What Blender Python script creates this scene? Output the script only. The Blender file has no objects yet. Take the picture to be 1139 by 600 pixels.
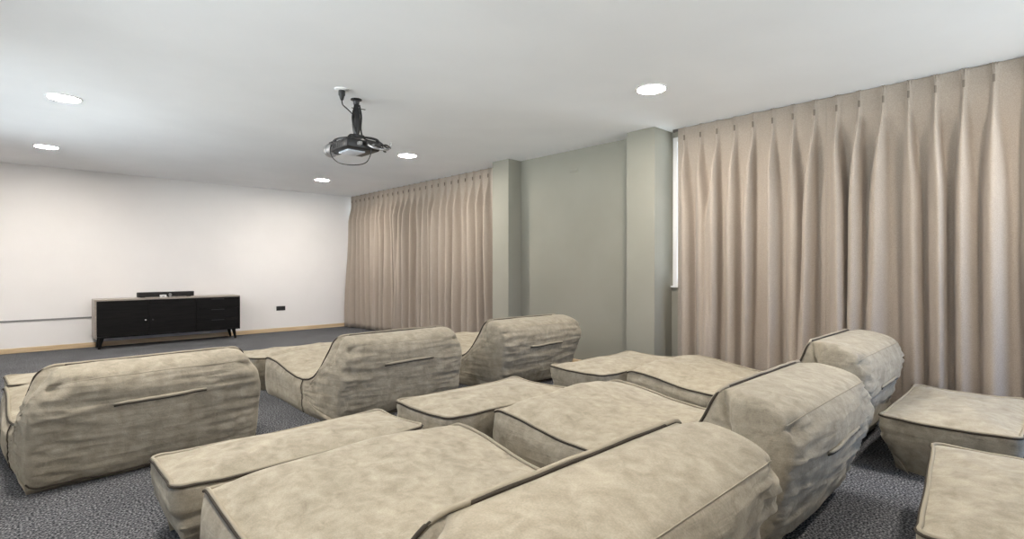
import bpy, bmesh, math, random
from mathutils import Vector, noise, Matrix

PI = math.pi
scene = bpy.context.scene
col = scene.collection
random.seed(7)

# room dimensions (metres): camera stands at the origin, +Y towards the white wall, +X towards the curtains
CEIL = 2.8
YF = 10.64      # white front wall
YB = -1.9       # wall behind the camera
XL = -1.4       # left wall
XW = 5.42       # window wall
XR = 5.30       # recess wall between the pillars
XC = 5.30       # curtain plane


# ------------------------------------------------------------------ helpers
def lin(r, g, b):
    f = lambda c: (c / 255 / 12.92) if c / 255 <= 0.04045 else ((c / 255 + 0.055) / 1.055) ** 2.4
    return (f(r), f(g), f(b), 1)


def new_mat(name, color, rough=0.6, spec=0.5, metal=0.0, **kw):
    m = bpy.data.materials.new(name)
    m.use_nodes = True
    b = m.node_tree.nodes['Principled BSDF']
    b.inputs['Base Color'].default_value = color
    b.inputs['Roughness'].default_value = rough
    b.inputs['Specular IOR Level'].default_value = spec
    b.inputs['Metallic'].default_value = metal
    for k, v in kw.items():
        b.inputs[k].default_value = v
    return m


def nodes_of(m):
    nt = m.node_tree
    return nt, nt.nodes, nt.links, nt.nodes['Principled BSDF']


def noise_color(m, c1, c2, scale, detail=4, lo=0.35, hi=0.65, bump=0.0, bscale=None, bdist=0.01, stretch=(1, 1, 1)):
    nt, N, L, b = nodes_of(m)
    tc = N.new('ShaderNodeTexCoord')
    mp = N.new('ShaderNodeMapping')
    mp.inputs['Scale'].default_value = stretch
    L.new(tc.outputs['Object'], mp.inputs['Vector'])
    n = N.new('ShaderNodeTexNoise')
    n.inputs['Scale'].default_value = scale
    n.inputs['Detail'].default_value = detail
    L.new(mp.outputs['Vector'], n.inputs['Vector'])
    r = N.new('ShaderNodeValToRGB')
    r.color_ramp.elements[0].position = lo
    r.color_ramp.elements[0].color = c1
    r.color_ramp.elements[1].position = hi
    r.color_ramp.elements[1].color = c2
    L.new(n.outputs['Fac'], r.inputs['Fac'])
    L.new(r.outputs['Color'], b.inputs['Base Color'])
    if bump:
        n2 = N.new('ShaderNodeTexNoise')
        n2.inputs['Scale'].default_value = bscale or scale * 4
        n2.inputs['Detail'].default_value = 4
        L.new(mp.outputs['Vector'], n2.inputs['Vector'])
        bp = N.new('ShaderNodeBump')
        bp.inputs['Strength'].default_value = bump
        bp.inputs['Distance'].default_value = bdist
        L.new(n2.outputs['Fac'], bp.inputs['Height'])
        L.new(bp.outputs['Normal'], b.inputs['Normal'])
    return m


def link(name, me, mat, parent=None, smooth=False):
    o = bpy.data.objects.new(name, me)
    col.objects.link(o)
    if mat:
        me.materials.append(mat)
    if parent:
        o.parent = parent
    if smooth:
        for p in me.polygons:
            p.use_smooth = True
    return o


def from_bm(name, bm, mat, parent=None, smooth=False, angle=None):
    me = bpy.data.meshes.new(name)
    bmesh.ops.recalc_face_normals(bm, faces=bm.faces)
    bm.to_mesh(me)
    bm.free()
    o = link(name, me, mat, parent, smooth or angle is not None)
    if angle is not None:
        me.set_sharp_from_angle(angle=math.radians(angle))
    return o


def from_pydata(name, vs, fs, mat, parent=None, smooth=True, merge=0.0, angle=None):
    me = bpy.data.meshes.new(name)
    me.from_pydata([tuple(v) for v in vs], [], fs)
    bm = bmesh.new()
    bm.from_mesh(me)
    if merge:
        bmesh.ops.remove_doubles(bm, verts=bm.verts, dist=merge)
    bmesh.ops.recalc_face_normals(bm, faces=bm.faces)
    bm.to_mesh(me)
    bm.free()
    o = link(name, me, mat, parent, smooth)
    if angle is not None:
        me.set_sharp_from_angle(angle=math.radians(angle))
    return o


def add_box(bm, x0, x1, y0, y1, z0, z1, bevel=0.0, seg=2):
    r = bmesh.ops.create_cube(bm, size=1)
    vs = r['verts']
    for v in vs:
        v.co = Vector(((x0 + x1) / 2 + v.co.x * (x1 - x0), (y0 + y1) / 2 + v.co.y * (y1 - y0), (z0 + z1) / 2 + v.co.z * (z1 - z0)))
    if bevel:
        es = list({e for v in vs for e in v.link_edges})
        bmesh.ops.bevel(bm, geom=es, offset=bevel, segments=seg, affect='EDGES', profile=0.5)
    return vs


def box(name, x0, x1, y0, y1, z0, z1, mat, parent=None, bevel=0.0, seg=2):
    bm = bmesh.new()
    add_box(bm, x0, x1, y0, y1, z0, z1, bevel, seg)
    return from_bm(name, bm, mat, parent, smooth=False, angle=40 if bevel else None)


def lathe(bm, prof, center=(0, 0, 0), axis='z', n=32):
    """prof: list of (r, h); revolves around an axis through center"""
    rings = []
    c = Vector(center)
    for r, h in prof:
        ring = []
        for i in range(n):
            a = 2 * PI * i / n
            p = Vector((r * math.cos(a), r * math.sin(a), h))
            if axis == 'y':
                p = Vector((p.x, p.z, p.y))
            elif axis == 'x':
                p = Vector((p.z, p.x, p.y))
            ring.append(bm.verts.new(c + p))
        rings.append(ring)
    for a, b in zip(rings, rings[1:]):
        for i in range(n):
            bm.faces.new((a[i], a[(i + 1) % n], b[(i + 1) % n], b[i]))
    bm.faces.new(rings[0])
    bm.faces.new(list(reversed(rings[-1])))


def tube_data(path, r, n=8, closed=False):
    P = [Vector(p) for p in path]
    m = len(P)
    vs, fs = [], []
    up = Vector((0.13, 0.21, 1)).normalized()
    prev = None
    for i, p in enumerate(P):
        if closed:
            t = P[(i + 1) % m] - P[i - 1]
        else:
            t = P[min(i + 1, m - 1)] - P[max(i - 1, 0)]
        if t.length < 1e-9:
            t = Vector((0, 0, 1))
        t.normalize()
        a = prev if prev is not None else up
        a = a - t * a.dot(t)
        if a.length < 1e-4:
            a = Vector((1, 0, 0)) - t * t.x
        a.normalize()
        prev = a
        b = t.cross(a)
        rr = r(i / (m - 1)) if callable(r) else r
        for k in range(n):
            q = 2 * PI * k / n
            vs.append(p + a * (rr * math.cos(q)) + b * (rr * math.sin(q)))
    last = m if closed else m - 1
    for i in range(last):
        j = (i + 1) % m
        for k in range(n):
            fs.append((i * n + k, i * n + (k + 1) % n, j * n + (k + 1) % n, j * n + k))
    if not closed:
        fs.append(tuple(range(n)))
        fs.append(tuple(reversed(range((m - 1) * n, m * n))))
    return vs, fs


def tube(name, path, r, mat, parent=None, n=8, closed=False):
    vs, fs = tube_data(path, r, n, closed)
    return from_pydata(name, vs, fs, mat, parent, smooth=True)


def catmull(pts, per=8):
    out = []
    m = len(pts)
    for i in range(m - 1):
        p0 = Vector(pts[max(i - 1, 0)]); p1 = Vector(pts[i]); p2 = Vector(pts[i + 1]); p3 = Vector(pts[min(i + 2, m - 1)])
        for k in range(per):
            t = k / per
            out.append(0.5 * ((2 * p1) + (-p0 + p2) * t + (2 * p0 - 5 * p1 + 4 * p2 - p3) * t * t + (-p0 + 3 * p1 - 3 * p2 + p3) * t ** 3))
    out.append(Vector(pts[-1]))
    return out


def sstep(a, b, x):
    t = max(0.0, min(1.0, (x - a) / (b - a)))
    return t * t * (3 - 2 * t)


def thing(name, label, cat, loc=(0, 0, 0), rz=0.0, group=None):
    o = bpy.data.objects.new(name, None)
    o.empty_display_size = 0.1
    col.objects.link(o)
    o.location = loc
    o.rotation_euler = (0, 0, rz)
    tag(o, label, cat, group)
    return o


def tag(o, label, cat, group=None):
    o['label'] = label
    o['category'] = cat
    if group:
        o['group'] = group
    return o


def struct(o, label=None):
    o['kind'] = 'structure'
    if label:
        o['label'] = label
    return o


# ------------------------------------------------------------------ materials
M_ceil = noise_color(new_mat('ceiling_paint', (.8, .8, .8, 1), 0.95, 0.1), (.795, .805, .825, 1), (.83, .84, .86, 1), 1.3)
M_white = noise_color(new_mat('white_wall_paint', (.8, .8, .8, 1), 0.9, 0.15), (.80, .785, .78, 1), (.84, .825, .82, 1), 0.9, bump=0.05, bscale=60, bdist=0.002)
M_grey = noise_color(new_mat('grey_wall_paint', (.2, .2, .2, 1), 0.85, 0.2), (.275, .268, .228, 1), (.305, .296, .254, 1), 1.1, bump=0.06, bscale=70, bdist=0.002)
M_offwhite = new_mat('window_frame_paint', (.82, .82, .82, 1), 0.4)
M_base = noise_color(new_mat('pale_wood_baseboard', lin(205, 180, 145), 0.5), lin(198, 172, 136), lin(222, 200, 166), 6, stretch=(0.4, 0.4, 6))


def carpet():
    m = new_mat('blue_grey_carpet', (.1, .1, .1, 1), 1.0, 0.05)
    nt, N, L, b = nodes_of(m)
    tc = N.new('ShaderNodeTexCoord')
    n1 = N.new('ShaderNodeTexNoise'); n1.inputs['Scale'].default_value = 95; n1.inputs['Detail'].default_value = 3
    n2 = N.new('ShaderNodeTexNoise'); n2.inputs['Scale'].default_value = 2.2; n2.inputs['Detail'].default_value = 3
    for n in (n1, n2):
        L.new(tc.outputs['Object'], n.inputs['Vector'])
    r = N.new('ShaderNodeValToRGB')
    cr = r.color_ramp
    cr.elements[0].position = 0.36; cr.elements[0].color = (.028, .030, .036, 1)
    cr.elements[1].position = 0.66; cr.elements[1].color = (.37, .375, .39, 1)
    e = cr.elements.new(0.5); e.color = (.115, .118, .13, 1)
    L.new(n1.outputs['Fac'], r.inputs['Fac'])
    mx = N.new('ShaderNodeMix'); mx.data_type = 'RGBA'; mx.blend_type = 'MULTIPLY'
    mx.inputs[0].default_value = 0.5
    L.new(r.outputs['Color'], mx.inputs[6])
    L.new(n2.outputs['Fac'], mx.inputs[7])
    L.new(mx.outputs[2], b.inputs['Base Color'])
    bp = N.new('ShaderNodeBump'); bp.inputs['Strength'].default_value = 0.6; bp.inputs['Distance'].default_value = 0.006
    L.new(n1.outputs['Fac'], bp.inputs['Height'])
    L.new(bp.outputs['Normal'], b.inputs['Normal'])
    return m


M_carpet = carpet()


def suede(name, dark, mid, light, wrinkle=0.0):
    m = new_mat(name, mid, 0.9, 0.12)
    nt, N, L, b = nodes_of(m)
    b.inputs['Sheen Weight'].default_value = 0.25
    b.inputs['Sheen Roughness'].default_value = 0.45
    b.inputs['Sheen Tint'].default_value = (1, .93, .78, 1)
    tc = N.new('ShaderNodeTexCoord')
    n1 = N.new('ShaderNodeTexNoise'); n1.inputs['Scale'].default_value = 8.5; n1.inputs['Detail'].default_value = 6; n1.inputs['Roughness'].default_value = 0.62
    n1.inputs['Distortion'].default_value = 0.35
    n2 = N.new('ShaderNodeTexNoise'); n2.inputs['Scale'].default_value = 190; n2.inputs['Detail'].default_value = 2
    n3 = N.new('ShaderNodeTexNoise'); n3.inputs['Scale'].default_value = 16; n3.inputs['Detail'].default_value = 5
    n3.inputs['Distortion'].default_value = 0.7
    for n in (n1, n2, n3):
        L.new(tc.outputs['Object'], n.inputs['Vector'])
    r = N.new('ShaderNodeValToRGB')
    cr = r.color_ramp
    cr.elements[0].position = 0.3; cr.elements[0].color = dark
    cr.elements[1].position = 0.7; cr.elements[1].color = light
    e = cr.elements.new(0.5); e.color = mid
    mxf = N.new('ShaderNodeMix'); mxf.data_type = 'FLOAT'; mxf.inputs[0].default_value = 0.5
    L.new(n1.outputs['Fac'], mxf.inputs[2]); L.new(n3.outputs['Fac'], mxf.inputs[3])
    L.new(mxf.outputs[0], r.inputs['Fac'])
    mx = N.new('ShaderNodeMix'); mx.data_type = 'RGBA'; mx.blend_type = 'OVERLAY'; mx.inputs[0].default_value = 0.25
    L.new(r.outputs['Color'], mx.inputs[6]); L.new(n2.outputs['Fac'], mx.inputs[7])
    L.new(mx.outputs[2], b.inputs['Base Color'])
    bp = N.new('ShaderNodeBump'); bp.inputs['Strength'].default_value = 0.35; bp.inputs['Distance'].default_value = 0.012
    L.new(n3.outputs['Fac'], bp.inputs['Height'])
    L.new(bp.outputs['Normal'], b.inputs['Normal'])
    if wrinkle:     # gathers of the cover running sideways
        mp = N.new('ShaderNodeMapping'); mp.inputs['Scale'].default_value = (3, 3, 22)
        mp.inputs['Rotation'].default_value = (0.12, 0.10, 0)
        n4 = N.new('ShaderNodeTexNoise'); n4.inputs['Scale'].default_value = 1.0; n4.inputs['Detail'].default_value = 3
        n4.inputs['Distortion'].default_value = 0.5
        L.new(tc.outputs['Object'], mp.inputs['Vector']); L.new(mp.outputs['Vector'], n4.inputs['Vector'])
        b2 = N.new('ShaderNodeBump'); b2.inputs['Strength'].default_value = wrinkle; b2.inputs['Distance'].default_value = 0.03
        L.new(n4.outputs['Fac'], b2.inputs['Height']); L.new(bp.outputs['Normal'], b2.inputs['Normal'])
        L.new(b2.outputs['Normal'], b.inputs['Normal'])
    return m


M_body = suede('olive_taupe_suede_gathered', (.20, .176, .133, 1), (.305, .272, .212, 1), (.40, .36, .285, 1), .22)
M_suede = suede('olive_taupe_suede', (.215, .19, .143, 1), (.325, .29, .225, 1), (.425, .385, .305, 1))
M_pipe = new_mat('dark_piping_cord', (.055, .046, .036, 1), 0.8, 0.15)
M_welt = new_mat('suede_welt', (.325, .29, .225, 1), 0.85, 0.1)
M_glide = new_mat('dark_base_fabric', (.03, .03, .03, 1), 0.9, 0.1)


def curtain_mat():
    m = bpy.data.materials.new('taupe_curtain_fabric')
    m.use_nodes = True
    nt, N, L, b = nodes_of(m)
    b.inputs['Roughness'].default_value = 0.85
    b.inputs['Specular IOR Level'].default_value = 0.15
    b.inputs['Sheen Weight'].default_value = 0.15
    tc = N.new('ShaderNodeTexCoord')
    w = N.new('ShaderNodeTexNoise'); w.inputs['Scale'].default_value = 160; w.inputs['Detail'].default_value = 3
    L.new(tc.outputs['Object'], w.inputs['Vector'])
    r = N.new('ShaderNodeValToRGB')
    r.color_ramp.elements[0].position = 0.35; r.color_ramp.elements[0].color = (.33, .28, .235, 1)
    r.color_ramp.elements[1].position = 0.65; r.color_ramp.elements[1].color = (.42, .358, .30, 1)
    L.new(w.outputs['Fac'], r.inputs['Fac'])
    L.new(r.outputs['Color'], b.inputs['Base Color'])
    bp = N.new('ShaderNodeBump'); bp.inputs['Strength'].default_value = 0.15; bp.inputs['Distance'].default_value = 0.002
    L.new(w.outputs['Fac'], bp.inputs['Height']); L.new(bp.outputs['Normal'], b.inputs['Normal'])
    tr = N.new('ShaderNodeBsdfTranslucent'); tr.inputs['Color'].default_value = (.42, .40, .38, 1)
    mix = N.new('ShaderNodeMixShader'); mix.inputs[0].default_value = 0.08
    L.new(b.outputs[0], mix.inputs[1]); L.new(tr.outputs[0], mix.inputs[2])
    L.new(mix.outputs[0], N['Material Output'].inputs['Surface'])
    return m


M_curtain = curtain_mat()
M_tie = new_mat('pleat_tie_shaded', (.19, .16, .133, 1), 0.9, 0.1)  # curtain tone darkened to paint in the shade at the pinches
M_track = new_mat('track_metal_shaded', (.10, .09, .085, 1), 0.6)  # dark colour stands in for the shadow line under the ceiling
M_black = noise_color(new_mat('black_oak_veneer', (.01, .01, .01, 1), 0.55, 0.15), (.004, .004, .004, 1), (.009, .008, .008, 1), 9, stretch=(0.5, 6, 6))
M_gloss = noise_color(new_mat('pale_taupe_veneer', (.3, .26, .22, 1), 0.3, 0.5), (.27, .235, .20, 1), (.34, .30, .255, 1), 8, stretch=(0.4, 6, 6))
M_blackp = new_mat('black_plastic', (.014, .014, .015, 1), 0.4, 0.5)
M_darkmetal = new_mat('dark_metal', (.03, .03, .032, 1), 0.35, 0.5, 0.4)
M_silver = new_mat('silver_metal', (.42, .42, .43, 1), 0.32, 0.5, 0.85)
M_whitep = new_mat('white_plastic', (.75, .75, .75, 1), 0.4)
M_paleblue = new_mat('pale_casing_plastic', (.60, .64, .72, 1), 0.35)
M_cable = new_mat('black_cable_rubber', (.02, .02, .02, 1), 0.5)
M_greyp = new_mat('grey_plastic', (.25, .25, .25, 1), 0.5)
M_chrome = new_mat('chrome', (.7, .7, .7, 1), 0.2, 0.5, 1.0)


def emit(name, color, strength):
    m = bpy.data.materials.new(name)
    m.use_nodes = True
    N = m.node_tree.nodes
    N.remove(N['Principled BSDF'])
    e = N.new('ShaderNodeEmission')
    e.inputs['Color'].default_value = color
    e.inputs['Strength'].default_value = strength
    m.node_tree.links.new(e.outputs[0], N['Material Output'].inputs['Surface'])
    return m


M_lamp = emit('downlight_diffuser_glow', (1, .92, .82, 1), 345)


def glass_mat():
    m = bpy.data.materials.new('window_glass')
    m.use_nodes = True
    N = m.node_tree.nodes; L = m.node_tree.links
    N.remove(N['Principled BSDF'])
    t = N.new('ShaderNodeBsdfTransparent'); t.inputs['Color'].default_value = (.94, .97, .97, 1)
    g = N.new('ShaderNodeBsdfGlossy'); g.inputs['Roughness'].default_value = 0.02
    f = N.new('ShaderNodeFresnel'); f.inputs['IOR'].default_value = 1.45
    mx = N.new('ShaderNodeMixShader')
    L.new(f.outputs[0], mx.inputs[0]); L.new(t.outputs[0], mx.inputs[1]); L.new(g.outputs[0], mx.inputs[2])
    L.new(mx.outputs[0], N['Material Output'].inputs['Surface'])
    return m


M_glass = glass_mat()


# ------------------------------------------------------------------ room shell
def wall_with_holes(name, axis, c0, c1, lo, hi, zlo, zhi, holes, mat):
    """wall slab between c0 and c1 on its axis, running lo..hi, with rectangular openings (a0, a1, z0, z1)"""
    As = sorted({lo, hi, *[h[0] for h in holes], *[h[1] for h in holes]})
    Zs = sorted({zlo, zhi, *[h[2] for h in holes], *[h[3] for h in holes]})
    bm = bmesh.new()
    cache = {}

    def V(c, a, z):
        k = (c, a, z)
        if k not in cache:
            cache[k] = bm.verts.new((c, a, z) if axis == 'x' else (a, c, z))
        return cache[k]

    def solid(i, j):
        if i < 0 or j < 0 or i >= len(As) - 1 or j >= len(Zs) - 1:
            return False
        a = (As[i] + As[i + 1]) / 2; z = (Zs[j] + Zs[j + 1]) / 2
        return not any(h[0] < a < h[1] and h[2] < z < h[3] for h in holes)
    for i in range(len(As) - 1):
        for j in range(len(Zs) - 1):
            if not solid(i, j):
                continue
            a0, a1, z0, z1 = As[i], As[i + 1], Zs[j], Zs[j + 1]
            for c in (c0, c1):
                bm.faces.new((V(c, a0, z0), V(c, a1, z0), V(c, a1, z1), V(c, a0, z1)))
            for di, dj, q in ((-1, 0, ((a0, z0), (a0, z1))), (1, 0, ((a1, z0), (a1, z1))), (0, -1, ((a0, z0), (a1, z0))), (0, 1, ((a0, z1), (a1, z1)))):
                if not solid(i + di, j + dj):
                    (p, r), (s, t) = q
                    bm.faces.new((V(c0, p, r), V(c0, s, t), V(c1, s, t), V(c1, p, r)))
    return struct(from_bm(name, bm, mat))


struct(box('floor', XL - .2, XW + .2, YB - .2, YF + .2, -0.15, 0.0, M_carpet))
struct(box('ceiling', XL - .2, XW + .2, YB - .2, YF + .2, CEIL, CEIL + .15, M_ceil))
struct(box('wall_front', XL - .2, XW + .2, YF, YF + .15, 0, CEIL, M_white))

WZ0, WZ1 = 1.04, 2.74
right_holes = [(-1.5, 3.05, WZ0, WZ1), (5.80, 10.62, WZ0, WZ1)]
wall_with_holes('wall_right', 'x', XW, XW + .15, YB, YF, 0, CEIL, right_holes, M_grey)
struct(box('wall_recess', XR, XW, 3.41, 5.37, 0, CEIL, M_grey))
left_holes = [(0.2, 4.0, 0.9, 2.5), (4.8, 8.4, 0.9, 2.5)]
wall_with_holes('wall_left', 'x', XL - .15, XL, YB, YF, 0, CEIL, left_holes, M_white)
back_holes = [(3.3, 5.2, 0.4, 2.65)]
wall_with_holes('wall_back', 'y', YB - .15, YB, XL - .2, XW + .2, 0, CEIL, back_holes, M_white)

# pillars
for (y0, y1) in ((5.37, 5.71), (3.05, 3.41)):
    struct(box('pillar', 5.05, XW, y0, y1, 0, CEIL, M_grey, bevel=0.004, seg=1))

# baseboards
struct(box('baseboard_front', XL, XW, YF - .014, YF, 0, 0.075, M_base, bevel=0.004, seg=1))
struct(box('baseboard_recess', XR - .014, XR, 3.41, 5.37, 0, 0.075, M_base, bevel=0.004, seg=1))
struct(box('baseboard_pillar', 5.036, 5.05, 3.04, 3.41, 0, 0.075, M_base, bevel=0.004, seg=1))


def window(n, axis, c, a0, a1, z0, z1, npanes, inward):
    """frame, mullions, sill and panes standing in an opening; c = inner wall face"""
    root = bpy.data.objects.new('window_%d' % n, None)
    col.objects.link(root)
    struct(root)
    d0, d1 = c - inward * .10, c - inward * .02

    def b(name, p0, p1, q0, q1, e0, e1, mat):
        x0, x1 = min(e0, e1), max(e0, e1)
        if axis == 'x':
            return box(name, x0, x1, p0, p1, q0, q1, mat, root)
        return box(name, p0, p1, x0, x1, q0, q1, mat, root)
    f = 0.05
    b('window_head', a0, a1, z1 - f, z1, d0, d1, M_offwhite)
    b('window_bottom_rail', a0, a1, z0, z0 + f, d0, d1, M_offwhite)
    b('window_jamb', a0, a0 + f, z0 + f, z1 - f, d0, d1, M_offwhite)
    b('window_jamb', a1 - f, a1, z0 + f, z1 - f, d0, d1, M_offwhite)
    b('window_sill', a0 + .002, a1 - .002, z0, z0 + .02, d1, c + inward * .035, M_offwhite)
    w = (a1 - a0) / npanes
    mid = (d0 + d1) / 2
    for i in range(npanes):
        if i:
            b('window_mullion', a0 + i * w - .025, a0 + i * w + .025, z0 + f, z1 - f, d0, d1, M_offwhite)
        b('window_pane', a0 + i * w + (f if i == 0 else .025), a0 + (i + 1) * w - (f if i == npanes - 1 else .025), z0 + f, z1 - f, mid - .003, mid + .003, M_glass)
    # daylight portal: tells the renderer where sky light enters
    ld = bpy.data.lights.new('sky_portal', 'AREA')
    ld.shape = 'RECTANGLE'
    ld.size = a1 - a0; ld.size_y = z1 - z0
    ld.cycles.is_portal = True
    lo = bpy.data.objects.new('sky_portal', ld)
    col.objects.link(lo)
    lo['kind'] = 'helper'
    off = c - inward * .16
    lo.location = (off, (a0 + a1) / 2, (z0 + z1) / 2) if axis == 'x' else ((a0 + a1) / 2, off, (z0 + z1) / 2)
    d = Vector((inward, 0, 0)) if axis == 'x' else Vector((0, inward, 0))
    lo.rotation_euler = d.to_track_quat('-Z', 'Z').to_euler()


window(1, 'x', XW, *right_holes[0], 4, -1)
window(2, 'x', XW, *right_holes[1], 4, -1)
window(3, 'x', XL, *left_holes[0], 3, 1)
window(4, 'x', XL, *left_holes[1], 3, 1)
window(5, 'y', YB, *back_holes[0], 2, 1)


# ------------------------------------------------------------------ curtains
def make_curtain(label, ya, yb, npl, seed, flare=0.0, gr='taupe pinch-pleat curtains'):
    """pinch-pleated panel from ya to yb (ya is the end nearer the front wall)"""
    rnd = random.Random(seed)
    L = ya - yb
    sp = L / npl
    ztop, ztie, zbot = 2.792, 2.675, 0.015
    ny = npl * 34
    zs = [zbot + (2.35 - zbot) * i / 22 for i in range(22)] + [2.35 + (ztop - 2.35) * i / 18 for i in range(19)]
    cen = [(k + .5) * sp for k in range(npl)]
    amp = [rnd.uniform(.10, .16) for _ in cen]
    drift = [rnd.uniform(-.042, .042) for _ in cen]
    wid = [rnd.uniform(.7, 1.2) for _ in cen]
    lean = [rnd.uniform(-.035, .035) for _ in cen]
    ph = [rnd.uniform(0, 6.28) for _ in cen]
    vs = []
    for z in zs:
        h = sstep(ztie, 1.7, z)          # 0 at the tie, 1 well below it
        low = sstep(1.6, 0.1, z)
        up = sstep(ztie, ztop, z)
        for i in range(ny + 1):
            t = L * i / ny
            x = 0.0
            dy = 0.0
            for k in range(max(0, int(t / sp) - 2), min(npl, int(t / sp) + 3)):
                d = t - cen[k] - drift[k] * (h + .6 * low)
                w = (.014 + h * .050 * wid[k]) if up <= 0 else .014 + .012 * up
                pw = 2 + 2.4 * h
                a = (.030 + (amp[k] - .030) * sstep(ztie, 2.2, z)) if up <= 0 else .030 - .006 * up
                g = (1 - .35 * h) * math.exp(-abs(d / w) ** pw) + .35 * h * math.exp(-(d / (w * .6)) ** 2)
                x -= a * g
                if up > 0:      # three little pinched pleats above the tie
                    x += .012 * up * g * (math.cos(d * 2 * PI / .016))
                # fold edges lean over to one side lower down
                dy += lean[k] * h * g
            en = min(1, t / .05, (L - t) / .05)
            dy *= en
            x += .006 * math.sin(t * 37 + z * 2 + seed) * h + .012 * math.sin(t * 5.3 + 1.3 * z + seed) * h
            x *= en
            y = ya - t + dy
            if flare:
                e = math.exp(-(t / .35) ** 2)
                y += flare * e * sstep(1.9, .2, z)
                x -= 7 * flare * e * sstep(1.9, .2, z)
            vs.append((XC + x, y, z))
    fs = []
    for j in range(len(zs) - 1):
        for i in range(ny):
            a = j * (ny + 1) + i
            fs.append((a, a + 1, a + ny + 2, a + ny + 1))
    root = thing('curtain', label, 'curtain', (XC, (ya + yb) / 2, 0), 0, gr)
    R = Vector(root.location)
    fab = from_pydata('curtain_fabric', [Vector(v) - R for v in vs], fs, M_curtain, root)
    md = fab.modifiers.new('thickness', 'SOLIDIFY')
    md.thickness = 0.004
    md.offset = 0
    # stitched ties that pinch every pleat
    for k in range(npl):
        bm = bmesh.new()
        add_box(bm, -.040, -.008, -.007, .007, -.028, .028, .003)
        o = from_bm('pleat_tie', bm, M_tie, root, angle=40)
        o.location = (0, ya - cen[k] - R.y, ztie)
    return root


make_curtain('taupe pinch-pleat curtain hanging between the white wall and the far grey pillar', 10.60, 5.78, 26, 3, flare=0.015)
make_curtain('narrow taupe pinch-pleat curtain panel next to the bright window gap of the near pillar', 2.91, 1.458, 8, 11)
make_curtain('wide taupe pinch-pleat curtain panel at the right edge, behind the right-hand ottoman', 1.457, -1.45, 17, 23)
for (y0, y1, lb) in ((5.74, 10.6, 'slim curtain track on the ceiling between white wall and far pillar'), (-1.5, 2.98, 'slim curtain track on the ceiling right of the near pillar')):
    tr = thing('curtain_track', lb, 'curtain track', (XC + .04, (y0 + y1) / 2, CEIL), 0, 'ceiling curtain tracks')
    h = (y1 - y0) / 2
    box('track_rail', -.014, .014, -h, h, -.022, 0, M_track, tr)
    for s in (-1, 1):
        box('end_cap', -.017, .017, s * h - .006, s * h + .006, -.026, 0, M_track, tr)


# ------------------------------------------------------------------ downlights
def downlight(x, y, label, r=0.115):
    t = thing('downlight', label, 'ceiling light', (x, y, CEIL), 0, 'round ceiling downlights')
    bm = bmesh.new()
    n = 40
    prof = [(r + .018, 0), (r + .016, -.006), (r + .004, -.009), (r, -.006), (r, 0)]
    rings = [[bm.verts.new((q * math.cos(2 * PI * i / n), q * math.sin(2 * PI * i / n), h)) for i in range(n)] for q, h in prof]
    for a, b in zip(rings, rings[1:]):
        for i in range(n):
            bm.faces.new((a[i], a[(i + 1) % n], b[(i + 1) % n], b[i]))
    from_bm('trim_ring', bm, M_whitep, t, angle=40)
    bm = bmesh.new()
    lathe(bm, [(r - .001, -.001), (r - .001, -.0055), (r * .6, -.0065)], n=n)
    from_bm('diffuser', bm, M_lamp, t, angle=40)
    return t


downlight(0.34, 6.22, 'round glowing downlight, nearer of the two on the left of the ceiling')
downlight(0.31, 8.88, 'round glowing downlight at far left, close to the white wall')
downlight(3.91, 6.17, 'round glowing downlight just right of the projector')
downlight(3.91, 8.91, 'round glowing downlight behind and below the projector near the curtain corner')
downlight(3.97, 2.43, 'large round glowing downlight in front of the near grey pillar')
downlight(0.34, 0.8, 'round downlight above the bottom lounger')
downlight(3.97, -0.3, 'round downlight behind the camera beside the curtain')
downlight(0.34, 3.5, 'round downlight above the far-left lounger back')


# ------------------------------------------------------------------ bean-bag lounger
PROF_F = [(1.50, 0.0), (1.555, .05), (1.575, .18), (1.56, .30), (1.55, .345)]
PROF_S = [(1.55, .345), (1.49, .36), (1.30, .345), (1.02, .30), (.78, .282), (.56, .29), (.39, .335), (.265, .43), (.19, .56), (.15, .655), (.13, .71)]
PROF_R = [(.13, .71), (.05, .718), (-.08, .700), (-.185, .660), (-.222, .590), (-.222, .49), (-.19, .38), (-.15, .27), (-.12, .16), (-.07, .05), (0.0, 0.0)]


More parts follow.
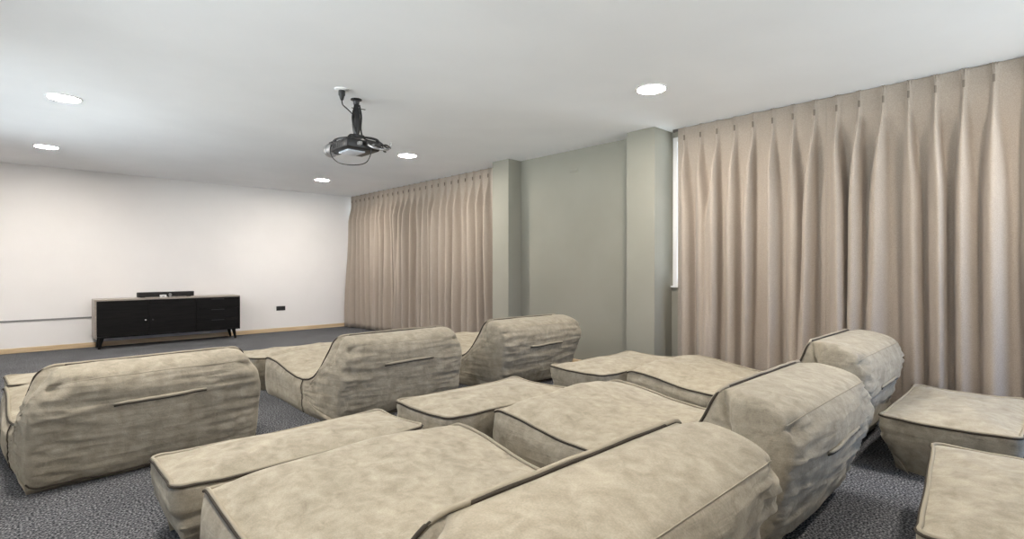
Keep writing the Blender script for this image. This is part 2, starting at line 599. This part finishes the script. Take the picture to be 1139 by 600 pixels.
def make_lounger(label, loc, rz=0.0, seed=0, W=.625, hs=1.0, lean=0.0, dome=.055, nar=.02, over=1.0):
    root = thing('lounge_chair', label, 'lounge chair', loc, rz, 'suede bean-bag loungers')
    sx = seed * 7.31 + 3.0
    f = catmull([Vector((a, b, 0)) for a, b in PROF_F], 6)
    s = catmull([Vector((a, b, 0)) for a, b in PROF_S], 7)
    r = catmull([Vector((a, b, 0)) for a, b in PROF_R], 7)
    nb = 24
    bt = [Vector((.01 + (1.50 - .01) * i / nb, 0, 0)) for i in range(nb + 1)]
    loop, kind = [], []
    for seg, k in ((f, 'f'), (s, 's'), (r, 'r'), (bt, 'b')):
        for p in seg[:-1]:
            loop.append(Vector((p.x, p.y))); kind.append(k)
    n = len(loop)
    for p in loop:      # taller or leaning backs
        p.y *= 1 + (hs - 1) * sstep(.35, .7, p.y)
        p.x += lean * sstep(.3, .75, p.y)
        if p.x < .1:
            p.x = .1 + (p.x - .1) * (over + (1 - over) * .45) if over < 1 else p.x
    nrm = []
    for i in range(n):
        t = loop[(i + 1) % n] - loop[i - 1]
        v = Vector((t.y, -t.x))
        nrm.append(v.normalized())     # fixed to point outward below
    arc = [0.0]
    for i in range(1, n):
        arc.append(arc[-1] + (loop[i] - loop[i - 1]).length)
    # loop runs front -> up -> back -> over -> rear -> bottom: outward is on the right-hand side
    if nrm[3].x < 0:
        nrm = [-v for v in nrm]
    i_s1 = kind.index('s'); i_s2 = kind.index('r'); i_b = kind.index('b')

    def hw(y, z, rw=0.0):
        w = W - (.03 if over > .4 else .0) * sstep(.12, 0, z) - (.060 - (.060 - nar) * rw) * sstep(.38, .74, z)
        w -= (.02 if over > .4 else .0) * sstep(.35, -.1, y)
        w += .012 * math.sin(y * 5 + sx)
        w -= .065 * sstep(.5, .0, z) * sstep(.6, 0, y) * sstep(.6, 1, over)
        return w

    def rearw(i):
        k = kind[i]
        if k == 'r':
            return sstep(0, 8, i - i_s2)
        if k == 'b':
            return sstep(.35, 0, loop[i].x)
        return 0.0

    NU = 44
    us = [math.sin(PI / 2 * (-1 + 2 * j / NU)) * .55 + .45 * (-1 + 2 * j / NU) for j in range(NU + 1)]

    def wrinkle(p, amp, horiz=True):
        q = Vector((p.x * 2.3 + sx, p.y * 2.3, p.z * (26 if horiz else 3) + sx))
        q2 = Vector((p.x * 5 + sx, p.y * 5 + 9, p.z * 46 + 2 * noise.noise(Vector((p.x * 3, p.y * 3, sx)))))
        a = -(1 - min(1, abs(noise.noise(q)) * 2.6)) ** 2
        b = -(1 - min(1, abs(noise.noise(q2)) * 2.4)) ** 2
        c = noise.noise(Vector((p.x * 2 + sx, p.y * 2, p.z * 9)))
        return amp * (.7 * a + .45 * b + .35 * c + .2)

    def shrink(i):
        # rounded top corners of the back where the piping turns
        if kind[i] == 's' or i == i_s2:
            d = arc[i_s2] - arc[i]
            q = 1 - min(1, d / .07)
            return .07 * (1 - math.sqrt(1 - q * q))
        if kind[i] == 'r':
            return .07 * (1 - sstep(0, .10, arc[i] - arc[i_s2]))
        return 0.0

    def band(i, u):
        p = loop[i]; nn = nrm[i]
        k = kind[i]
        y, z = p.x, p.y
        x = u * (hw(y, z, rearw(i)) - shrink(i))
        o = 0.0
        au = abs(u)
        if k == 's':
            e = min(1, (i - i_s1) / 7.0) * min(1, (i_s2 - i) / 7.0)
            e = e ** .6
            dm = dome * (1 - .35 * sstep(.35, .65, z))
            o += dm * e * (1 - au ** 2.4)
            P = Vector((x, y, z))
            o += e * (1 - au ** 4) * (.016 * noise.noise(Vector((x * 3.1 + sx, y * 3.1, sx))) + .008 * noise.noise(Vector((x * 8 + sx, y * 8, 4))))
            # creases where seat turns into back
            cr = math.exp(-((y - .55) / .14) ** 2)
            o += e * cr * .010 * noise.noise(Vector((x * 4 + sx, y * 24, 2)))
        elif k == 'r':
            rw = rearw(i)
            t = max(0, (au - .86) / .14)
            o -= rw * .045 * (1 - math.sqrt(max(0, 1 - t * t)))
            mid = sstep(0, .15, z) * 1.0
            o += .045 * rw * mid * (1 - au ** 2) * (.35 * sstep(.35, .50, z) * sstep(.70, .55, z) + .55 * (1 - sstep(.3, .5, z)))
            # gathered wrinkles, strongest at the sides and low down
            wz = sstep(.70, .55, z) * sstep(0.0, .06, z)
            wa = .35 + .65 * sstep(.25, .85, au)
            o += rw * wz * wa * wrinkle(Vector((x, y, z)), .030) * sstep(1.0, .93, au)
            # pinched top corners
            d2 = ((au - .92) / .07) ** 2 + ((z - .625 * hs) / .04) ** 2
            o -= rw * .05 * math.exp(-d2)
            o += rw * .012 * noise.noise(Vector((x * 4 + sx, z * 5, sx)))
        elif k == 'f':
            o += .02 * math.sin(PI * min(1, z / .345)) * (1 - au ** 2)
        if k == 'b':
            return Vector((x, y, 0.0))
        q = Vector((x, y + nn.x * o, max(0.0, z + nn.y * o)))
        return q

    # seat panel
    vs, fs = [], []
    idx = list(range(i_s1, i_s2 + 1))
    for i in idx:
        for u in us:
            vs.append(band(i, u))
    for a in range(len(idx) - 1):
        for j in range(NU):
            q = a * (NU + 1) + j
            fs.append((q, q + 1, q + NU + 2, q + NU + 1))
    from_pydata('seat_panel', vs, fs, M_suede, root)

    # body: rear, bottom, front plus the two side faces
    vs, fs = [], []
    idx = list(range(i_s2, n)) + list(range(0, i_s1 + 1))
    for i in idx:
        for u in us:
            vs.append(band(i, u))
    for a in range(len(idx) - 1):
        for j in range(NU):
            q = a * (NU + 1) + j
            fs.append((q, q + 1, q + NU + 2, q + NU + 1))

    SA, SB, SC = Vector((1.36, .16)), Vector((.56, .155)), Vector((.02, .50))

    def spine(i):
        p = loop[i]; k = kind[i]; y, z = p.x, p.y
        if k == 'f':
            return SA.copy()
        if k == 's':
            if y > .58:
                return SB.lerp(SA, min(1, (y - .58) / .92))
            return SB.lerp(SC, sstep(.29, .70, z))
        if k == 'r':
            return SB.lerp(SC, sstep(.05, .62, z))
        return SB.lerp(SA, max(0, min(1, (y - .56) / .80)))
    NK = 12

    def cap(i, kk, sg):
        k = kk / NK
        rim = band(i, 1.0 * sg)
        c = spine(i)
        y = rim.y + (c.x - rim.y) * k
        z = rim.z + (c.y - rim.z) * k
        w = abs(rim.x) + (hw(c.x, c.y, .5) - abs(rim.x)) * k
        bl = math.sin(PI / 2 * min(1, k * 1.6))
        w += .030 * bl
        wy = sstep(.75, .25, y) * (1 if kind[i] != 's' else sstep(0, .3, k))
        w += bl * wy * wrinkle(Vector((w, y, z)), .018 if y > .05 else .006)
        w += bl * .014 * noise.noise(Vector((y * 3 + sx, z * 3.5, sg * 5 + sx)))
        d = y - .56
        w -= .012 * bl * math.exp(-(d / .02) ** 2)
        return Vector((sg * w, y, z))
    for sg in (-1, 1):
        base = len(vs)
        for i in range(n):
            for kk in range(NK + 1):
                vs.append(cap(i, kk, sg))
        for i in range(n):
            j = (i + 1) % n
            for kk in range(NK):
                fs.append((base + i * (NK + 1) + kk, base + j * (NK + 1) + kk, base + j * (NK + 1) + kk + 1, base + i * (NK + 1) + kk + 1))
    from_pydata('body', vs, fs, M_body, root, merge=0.0006)

    # dark piping around the seat panel
    path = []
    lift = .004
    for i in range(i_s1, i_s2 + 1):
        p = band(i, 1.0); nn = nrm[i]; path.append(p + Vector((lift, nn.x * lift, nn.y * lift)))
    for u in reversed(us[1:-1]):
        p = band(i_s2, u); nn = nrm[i_s2]; path.append(p + Vector((0, nn.x * lift, nn.y * lift)))
    for i in range(i_s2, i_s1 - 1, -1):
        p = band(i, -1.0); nn = nrm[i]; path.append(p + Vector((-lift, nn.x * lift, nn.y * lift)))
    for u in us[1:-1]:
        p = band(i_s1, u); nn = nrm[i_s1]; path.append(p + Vector((0, nn.x * lift, nn.y * lift)))
    path = [p + Vector((0, 0, .003 * noise.noise(p * 9 + Vector((sx, 0, 0))))) for p in path]
    tube('seat_piping', path, .0062, M_pipe, root, closed=True)
    mid = sum(path, Vector()) / len(path)
    roll = []
    for p in path:
        d = Vector((mid.x - p.x, 0, 0))
        sgn = 0 if abs(d.x) < .45 else (1 if d.x > 0 else -1)
        if sgn:
            roll.append(p + Vector((.009 * sgn, 0, .004)))
        else:
            roll.append(p + Vector((0, .008 if p.y < .7 else -.008, .004)))
    tube('seat_roll', roll, .0085, M_welt, root, closed=True)
    # stitched seam along the rear edge of the back
    it = min(range(i_s2, i_b), key=lambda i: abs(loop[i].y - .648 * hs) + (0 if loop[i].x < .02 else 9))
    tube('back_seam', [band(it, u * .985) + Vector((0, -.001, .000)) for u in us], .0024, M_welt, root, n=6)
    # base seam
    i_lo = i_b - 5
    path = [band(i_lo, u) + Vector((0, -.004, 0)) for u in us]
    tube('base_piping', path, .006, M_pipe, root)
    # upright seams on both sides
    ia = min(range(i_s1, i_s2), key=lambda i: abs(loop[i].x - .58))
    ib = min(range(i_b, n), key=lambda i: abs(loop[i].x - .56))
    for sg in (-1, 1):
        path = [cap(ia, kk, sg) for kk in range(NK + 1)] + [cap(ib, kk, sg) for kk in range(NK - 1, -1, -1)]
        path = [p + Vector((sg * .005, 0, 0)) for p in path]
        path[-1].z = .006
        tube('side_seam', path, .0035, M_pipe, root, n=6)
    # stitched welt of the pocket across the rear
    ip = min(range(i_s2, i_b), key=lambda i: abs(loop[i].y - .465) + (0 if loop[i].x < 0 else 9))
    seg = [j for j, u in enumerate(us) if -.42 <= u <= .42]
    path = [band(ip, us[j]) + Vector((0, -.006, .012 * (us[j]))) for j in seg]
    tube('pocket_welt', path, lambda t: .010 * (1 - .6 * abs(2 * t - 1) ** 6), M_welt, root)
    path = [p + Vector((0, .001, -.012)) for p in path]
    tube('pocket_slit', path, .0045, M_pipe, root)
    return root


# ------------------------------------------------------------------ ottoman
def make_ottoman(label, loc, rz=0.0, seed=0, a=.62, b=.29, H=.345, dome=.045, tuck=.075):
    root = thing('ottoman', label, 'ottoman', loc, rz, 'suede bean-bag ottomans')
    sx = seed * 5.77 + 1.0
    NT = 180
    base = []
    # rounded rectangle with slightly pulled-out corners, sampled evenly along its outline
    rc = .05
    segs = []
    for cx, cy, a0 in ((a - rc, b - rc, 0), (-(a - rc), b - rc, PI / 2), (-(a - rc), -(b - rc), PI), (a - rc, -(b - rc), 1.5 * PI)):
        for k in range(10):
            an = a0 + PI / 2 * k / 9
            segs.append(Vector((cx + rc * math.cos(an), cy + rc * math.sin(an), 0)))
    acc = [0]
    for i in range(len(segs)):
        acc.append(acc[-1] + (segs[(i + 1) % len(segs)] - segs[i]).length)
    k = 0
    for i in range(NT):
        t = acc[-1] * i / NT
        while acc[k + 1] < t:
            k += 1
        f = (t - acc[k]) / max(1e-9, acc[k + 1] - acc[k])
        base.append(segs[k].lerp(segs[(k + 1) % len(segs)], f))
    out = []
    for i in range(NT):
        t = base[(i + 1) % NT] - base[i - 1]
        out.append(Vector((t.y, -t.x, 0)).normalized())
    corner = [sstep(.10, 0, abs(abs(p.x) - a)) * sstep(.10, 0, abs(abs(p.y) - b)) for p in base]
    cwide = [sstep(.22, 0, abs(abs(p.x) - a)) * sstep(.22, 0, abs(abs(p.y) - b)) for p in base]

    def rim(i):
        p = base[i]
        z = H + .008 * noise.noise(Vector((p.x * 3 + sx, p.y * 3, sx))) - .012 * (1 - cwide[i])
        q = p + out[i] * (.010 * corner[i] + .012 * noise.noise(Vector((p.x * 2.4, p.y * 2.4 + sx, 1))))
        return Vector((q.x, q.y, z))
    R = [rim(i) for i in range(NT)]
    # top panel
    NR = 18
    vs, fs = [], []
    for j in range(NR):
        q = math.sin(PI / 2 * (1 - j / NR))
        for i in range(NT):
            p = R[i] * 1.0
            x, y = p.x * q, p.y * q
            ux, uy = min(1, abs(x) / a), min(1, abs(y) / b)
            d = dome * ((1 - ux ** 3) * (1 - uy ** 2.2)) ** .75
            nz = (.013 * noise.noise(Vector((x * 3.5 + sx, y * 3.5, sx))) + .006 * noise.noise(Vector((x * 10 + sx, y * 10, 3)))) * min(1, (1 - q) * 6)
            vs.append(Vector((x, y, H - .006 + (p.z - H + .006) * q + d + nz)))
    vs.append(Vector((0, 0, H - .006 + dome)))
    for j in range(NR - 1):
        for i in range(NT):
            i2 = (i + 1) % NT
            fs.append((j * NT + i, j * NT + i2, (j + 1) * NT + i2, (j + 1) * NT + i))
    for i in range(NT):
        fs.append(((NR - 1) * NT + i, (NR - 1) * NT + (i + 1) % NT, NR * NT))
    from_pydata('top_panel', vs, fs, M_suede, root)
    # sides and bottom
    NS = 22
    vs, fs = [], []
    for j in range(NS + 1):
        t = j / NS
        for i in range(NT):
            p = R[i]
            z = p.z * (1 - t)
            bulge = .022 * math.sin(PI * min(1, t * 1.15)) * (1 - .5 * corner[i])
            tk = tuck * t ** 1.6 * (1 + .5 * cwide[i])
            q = Vector((p.x * 2.2 + sx, p.y * 2.2, z * 30))
            wr = .018 * (.18 + .82 * cwide[i]) * math.sin(PI * t) * ((1 - 2 * abs(noise.noise(q))) * .8 + .5 * noise.noise(q * 1.9) - .3)
            wr += .012 * math.sin(PI * t) * noise.noise(Vector((p.x * 3 + sx, p.y * 3, z * 4)))
            o = p + out[i] * (bulge - tk + wr)
            vs.append(Vector((o.x, o.y, z)))
    for j in range(NS):
        for i in range(NT):
            i2 = (i + 1) % NT
            fs.append((j * NT + i, j * NT + i2, (j + 1) * NT + i2, (j + 1) * NT + i))
    fs.append(tuple(range(NS * NT, (NS + 1) * NT)))
    from_pydata('body', vs, fs, M_body, root, angle=60)
    tube('top_piping', [p + out[i] * .004 + Vector((0, 0, .000)) for i, p in enumerate(R)], .0062, M_pipe, root, closed=True)
    tube('top_roll', [p - out[i] * .005 + Vector((0, 0, .005)) for i, p in enumerate(R)], .0085, M_welt, root, closed=True)
    return root


# row nearer the screen
make_lounger('brown-grey suede lounger at far left, its wide wrinkled back turned to the camera', (0.665, 3.96, 0), .065, 1, W=.625, hs=.965, nar=.10, over=.3)
make_lounger('brown-grey suede lounger in the middle of the row nearest the screen', (2.47, 3.97, 0), 0.0, 2, hs=.98, nar=.07, over=.3)
make_lounger('brown-grey suede lounger in front of the bare grey wall recess', (4.10, 3.98, 0), -.03, 3, W=.615, nar=.0, over=1.0)
# row nearer the camera
make_lounger('pale lit suede lounger at the bottom, its broad back cut off by the frame', (1.21, 0.87, 0), 0.0, 4, W=.635, lean=-.05, nar=.0)
make_lounger('suede lounger with tall back seen from its side, right of the bottom lounger', (2.84, 0.93, 0), 0.0, 5)
make_lounger('suede lounger closest to the curtains in the second row', (4.465, 1.06, 0), 0.0, 6, W=.59, hs=1.06)
# ottomans
make_ottoman('long suede ottoman between the far-left lounger back and the nearest seat', (1.10, 2.80, 0), 0.0, 1, b=.25)
make_ottoman('suede ottoman behind the middle lounger, at the centre of the room', (2.475, 2.86, 0), 0.0, 2, a=.57, b=.30)
make_ottoman('suede ottoman in front of the near grey pillar', (4.25, 2.98, 0), -.02, 3, a=.62, b=.30)
make_ottoman('suede ottoman at the right with a bright light patch, under the curtain', (4.49, 0.46, 0), 0.0, 4, a=.60, b=.32, tuck=.10)
make_ottoman('suede ottoman cut off by the bottom right corner', (2.90, 0.08, 0), .10, 5, a=.62, b=.32)
make_ottoman('suede ottoman at the left edge in front of the far-left lounger', (0.58, 5.92, 0), 0.05, 6, b=.27)
make_ottoman('suede ottoman glimpsed past the middle lounger seat, before the black cabinet', (2.38, 5.88, 0), 0.0, 7, b=.27)


# ------------------------------------------------------------------ low cabinet and what stands on it
cx0, cx1, cy0, cy1, cz0, cz1 = .90, 2.95, 10.17, 10.60, .17, .77
cab = thing('media_cabinet', 'long low black wooden cabinet on tapered legs against the white wall', 'cabinet', ((cx0 + cx1) / 2, (cy0 + cy1) / 2, 0))
hx, hy = (cx1 - cx0) / 2, (cy1 - cy0) / 2
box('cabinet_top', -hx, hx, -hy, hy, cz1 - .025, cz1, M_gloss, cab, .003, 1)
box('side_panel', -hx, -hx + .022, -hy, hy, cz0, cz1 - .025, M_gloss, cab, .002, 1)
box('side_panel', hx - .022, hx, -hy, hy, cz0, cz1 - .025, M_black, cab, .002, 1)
box('cabinet_bottom', -hx + .022, hx - .022, -hy, hy, cz0, cz0 + .022, M_black, cab)
box('back_panel', -hx + .022, hx - .022, hy - .012, hy, cz0 + .022, cz1 - .025, M_black, cab)
iz0, iz1 = cz0 + .026, cz1 - .029
w = (2 * hx - .05) / 3
for i in range(2):
    d = box('door', -hx + .025 + i * w + .002, -hx + .025 + (i + 1) * w - .002, -hy + .002, -hy + .022, iz0, iz1, M_black, cab, .002, 1)
    bm = bmesh.new()
    kx = -hx + .025 + (i + 1) * w - .05 if i == 0 else -hx + .025 + i * w + .05
    lathe(bm, [(.006, 0), (.006, -.012), (.013, -.016), (.013, -.024), (.008, -.027)], (kx, -hy + .002, .42), 'y', 16)
    k = from_bm('knob', bm, M_chrome if i == 0 else M_darkmetal, d, angle=40)
dh = (iz1 - iz0) / 3
for i in range(3):
    d = box('drawer', -hx + .025 + 2 * w + .002, hx - .025, -hy + .002, -hy + .022, iz0 + i * dh + .002, iz0 + (i + 1) * dh - .002, M_black, cab, .002, 1)
    zc = iz0 + (i + .86) * dh
    box('drawer_pull', hx - .025 - w * .65, hx - .025 - w * .35, -hy - .008, -hy + .002, zc - .006, zc + .006, M_darkmetal, d, .002, 1)
for sx_ in (-1, 1):
    for sy_ in (-1, 1):
        bm = bmesh.new()
        px, py = sx_ * (hx - .09), sy_ * (hy - .07)
        rings = []
        for z, r_, dx in ((cz0, .032, 0), (.02, .019, sx_ * .028), (0, .018, sx_ * .031)):
            rings.append([bm.verts.new((px + dx + r_ * math.cos(2 * PI * q / 14), py + r_ * math.sin(2 * PI * q / 14), z)) for q in range(14)])
        for a_, b_ in zip(rings, rings[1:]):
            for q in range(14):
                bm.faces.new((a_[q], a_[(q + 1) % 14], b_[(q + 1) % 14], b_[q]))
        bm.faces.new(rings[0]); bm.faces.new(rings[-1])
        from_bm('leg', bm, M_black, cab, angle=40)

sb = thing('soundbar', 'black soundbar lying on top of the low black cabinet', 'soundbar', (1.87, 10.42, cz1))
box('housing', -.405, .405, -.04, .045, .008, .088, M_blackp, sb, .008, 2)
box('grille', -.385, .385, -.046, -.039, .018, .078, M_glide, sb, .003, 1)
for s_ in (-1, 1):
    box('foot', s_ * .33 - .03, s_ * .33 + .03, -.03, .03, 0, .009, M_cable, sb, .002, 1)

wb = thing('adapter_box', 'tiny white box on the cabinet top in front of the soundbar', 'box', (1.80, 10.27, cz1))
box('casing', -.045, .045, -.03, .03, 0, .045, M_whitep, wb, .006, 2)
box('port', -.016, .016, -.0315, -.029, .012, .026, M_greyp, wb)
rm = thing('webcam', 'tiny dark grey rounded gadget beside the white box', 'gadget', (1.90, 10.27, cz1))
bm = bmesh.new(); lathe(bm, [(.030, 0), (.034, .006), (.034, .014), (.012, .020), (.012, .03)]); from_bm('stand', bm, M_greyp, rm, angle=40)
bm = bmesh.new(); lathe(bm, [(.012, -.026), (.022, -.022), (.024, 0), (.018, .02), (.01, .024)], (0, 0, .044), 'y', 20); from_bm('head', bm, M_greyp, rm, angle=40)

# wall fittings
so = thing('wall_socket', 'black double socket on the white wall right of the cabinet', 'socket', (3.83, YF, .46))
box('plate', -.085, .085, -.010, 0, -.043, .043, M_blackp, so, .004, 2)
for s_ in (-1, 1):
    box('socket_face', s_ * .04 - .03, s_ * .04 + .03, -.014, -.009, -.03, .03, M_darkmetal, so, .003, 1)

ct = thing('mounted_cable_duct', 'thin grey cable duct along the white wall left of the cabinet', 'cable duct', (-.2, YF, .475))
box('duct', -1.15, 1.14, -.014, 0, -.012, .012, M_greyp, ct, .003, 1)
box('duct_cap', 1.12, 1.16, -.017, 0, -.016, .016, M_greyp, ct, .003, 1)

vp = thing('wall_cover_plate', 'small pale blank plate high on the grey recess wall', 'plate', (XR, 4.385, 2.53))
box('plate', -.008, 0, -.065, .065, -.022, .022, M_grey, vp, .004, 2)
for s_ in (-1, 1):
    bm = bmesh.new(); lathe(bm, [(.004, -.0105), (.004, -.008)], (0, s_ * .048, 0), 'x', 10); from_bm('screw', bm, M_greyp, vp)


# ------------------------------------------------------------------ projector on its ceiling mount
PX, PY = 2.27, 4.47
pj = thing('projector', 'dark projector hanging from the ceiling on a black pole', 'projector', (PX, PY, CEIL))
bm = bmesh.new()
add_box(bm, -.165, .165, -.17, .17, -.475, -.39, .018, 3)
from_bm('casing', bm, M_blackp, pj, angle=40)
box('lower_shell', -.11, .06, -.09, .10, -.490, -.470, M_paleblue, pj, .008, 2)
box('top_plate', -.13, .12, -.05, .165, -.391, -.375, M_whitep, pj, .005, 2)
for k_ in range(6):
    box('vent_slat', -.1675, -.164, -.10 + k_ * .034, -.08 + k_ * .034, -.455, -.41, M_darkmetal, pj)
bm = bmesh.new()
lathe(bm, [(.064, .165), (.064, .22), (.058, .226), (.058, .275), (.066, .28), (.066, .315), (.052, .317)], (-.09, 0, -.425), 'y', 28)
lens = from_bm('lens_barrel', bm, M_silver, pj, angle=40)
bm = bmesh.new(); lathe(bm, [(.050, .315), (.044, .322), (.02, .327)], (-.09, 0, -.425), 'y', 28); from_bm('lens_glass', bm, M_blackp, lens, angle=40)
box('lens_shift_housing', -.15, -.02, .155, .215, -.40, -.372, M_blackp, pj, .006, 2)
# mount: flange, pole, spider bracket
bm = bmesh.new(); lathe(bm, [(.050, 0), (.050, -.008), (.030, -.018), (.026, -.045), (.022, -.05)], (0, -.03, 0)); from_bm('ceiling_flange', bm, M_darkmetal, pj, angle=40)
bm = bmesh.new(); lathe(bm, [(.022, -.04), (.022, -.07), (.034, -.12), (.038, -.20), (.034, -.28), (.022, -.335)], (0, -.03, 0)); from_bm('pole', bm, M_blackp, pj, angle=40)
tube('locking_pin', [(-.045, -.03, -.085), (.075, -.06, -.085)], .004, M_darkmetal, pj)
box('bracket_hub', -.055, .055, -.085, .025, -.352, -.328, M_darkmetal, pj, .006, 2)
for ax, ay in ((-.14, .11), (.13, .12), (-.12, -.14), (.15, -.15)):
    br = tube('bracket_arm', catmull([(ax * .3, ay * .3 - .03, -.345), (ax * .7, ay * .7 - .01, -.350), (ax, ay, -.368), (ax, ay, -.392)], 5), .009, M_darkmetal, pj)
    bm = bmesh.new(); lathe(bm, [(.016, -.372), (.018, -.38), (.018, -.39), (.012, -.394)], (ax, ay, 0), n=14); from_bm('arm_knob', bm, M_darkmetal, br, angle=40)
# rear connectors and the knots of cable behind the casing
for k_, xx in enumerate((-.05, .02, .09, .13)):
    pl = box('plug', xx - .016, xx + .016, -.215, -.168, -.45 + .01 * (k_ % 2), -.42 + .01 * (k_ % 2), M_cable if k_ % 2 else M_greyp, pj, .004, 1)
tube('signal_cable', catmull([(.09, -.21, -.43), (.10, -.26, -.45), (.17, -.25, -.485), (.20, -.17, -.46), (.17, -.16, -.40), (.06, -.08, -.36), (.03, -.06, -.28), (.04, -.05, -.15), (.02, -.05, -.05)], 8), .008, M_cable, pj)
tube('signal_cable', catmull([(.13, -.21, -.44), (.16, -.27, -.43), (.235, -.23, -.44), (.24, -.15, -.42), (.15, -.13, -.365), (.02, -.09, -.345), (-.03, -.07, -.30), (-.045, -.045, -.18), (-.02, -.04, -.06)], 8), .007, M_cable, pj)
tube('signal_cable', catmull([(.02, -.21, -.44), (.06, -.255, -.47), (.14, -.27, -.475), (.21, -.24, -.455), (.23, -.25, -.40)], 8), .010, M_silver, pj)
tube('loop_cable', catmull([(-.09, .10, -.38), (-.175, .11, -.43), (-.175, .10, -.52), (-.12, .05, -.585), (-.03, -.05, -.605), (.05, -.12, -.58), (.075, -.165, -.50), (.07, -.175, -.44)], 10), .0045, M_cable, pj, n=8)
# ceiling power point
pp = thing('ceiling_socket', 'white round ceiling socket with black plug beside the projector pole', 'socket', (2.05, 4.27, CEIL))
bm = bmesh.new(); lathe(bm, [(.062, 0), (.062, -.008), (.052, -.014)]); from_bm('cover_plate', bm, M_whitep, pp, angle=40)
bm = bmesh.new(); lathe(bm, [(.028, -.014), (.028, -.05), (.022, -.06), (.016, -.085), (.010, -.095)], n=20); from_bm('plug', bm, M_cable, pp, angle=40)
tube('power_lead', catmull([(0, 0, -.09), (.015, .015, -.125), (.08, .06, -.14), (.15, .12, -.15), (.185, .15, -.16)], 8), .005, M_cable, pp)


# ------------------------------------------------------------------ daylight
w_ = bpy.data.worlds.new('daylight')
scene.world = w_
w_.use_nodes = True
bg = w_.node_tree.nodes['Background']
# dim sky above a bright lower half, added as fill for the ceiling
nt = w_.node_tree
tc_ = nt.nodes.new('ShaderNodeTexCoord')
sp_ = nt.nodes.new('ShaderNodeSeparateXYZ')
nt.links.new(tc_.outputs['Generated'], sp_.inputs[0])
rp_ = nt.nodes.new('ShaderNodeValToRGB')
e0, e1 = rp_.color_ramp.elements
e0.position = 0.49; e0.color = (.94, .97, 1.0, 1)
e1.position = 0.51; e1.color = (.06, .09, .15, 1)
mr_ = nt.nodes.new('ShaderNodeMapRange')
mr_.inputs['From Min'].default_value = -1
nt.links.new(sp_.outputs['Z'], mr_.inputs['Value'])
nt.links.new(mr_.outputs[0], rp_.inputs['Fac'])
# blue sky boost behind the camera, added as fill on the curtains
br_ = nt.nodes.new('ShaderNodeMapRange')
br_.interpolation_type = 'SMOOTHSTEP'
br_.inputs['From Min'].default_value = -0.35; br_.inputs['From Max'].default_value = -1.0
br_.inputs['To Min'].default_value = 0.0; br_.inputs['To Max'].default_value = 1.0
nt.links.new(sp_.outputs['Y'], br_.inputs['Value'])
up_ = nt.nodes.new('ShaderNodeMath'); up_.operation = 'GREATER_THAN'; up_.inputs[1].default_value = 0.0
nt.links.new(sp_.outputs['Z'], up_.inputs[0])
ml_ = nt.nodes.new('ShaderNodeMath'); ml_.operation = 'MULTIPLY'
nt.links.new(br_.outputs[0], ml_.inputs[0]); nt.links.new(up_.outputs[0], ml_.inputs[1])
mx_ = nt.nodes.new('ShaderNodeMix'); mx_.data_type = 'RGBA'
nt.links.new(ml_.outputs[0], mx_.inputs[0])
nt.links.new(rp_.outputs['Color'], mx_.inputs[6])
mx_.inputs[7].default_value = (.19, .31, .57, 1)
nt.links.new(mx_.outputs[2], bg.inputs['Color'])
bg.inputs['Strength'].default_value = 10

# ------------------------------------------------------------------ camera
cd = bpy.data.cameras.new('camera')
cam = bpy.data.objects.new('camera', cd)
col.objects.link(cam)
cd.sensor_fit = 'HORIZONTAL'
cd.sensor_width = 36
cd.lens = 36 * 582.1 / 1139
cam.location = (0, 0, 1.2655)
cam.rotation_euler = (PI / 2 - .0037, 0, -.76164)
cd.clip_start = 0.02
scene.camera = cam

scene.view_settings.view_transform = 'Standard'
scene.view_settings.look = 'None'
scene.view_settings.gamma = 1
scene.view_settings.use_curve_mapping = False
scene.view_settings.exposure = 0.27
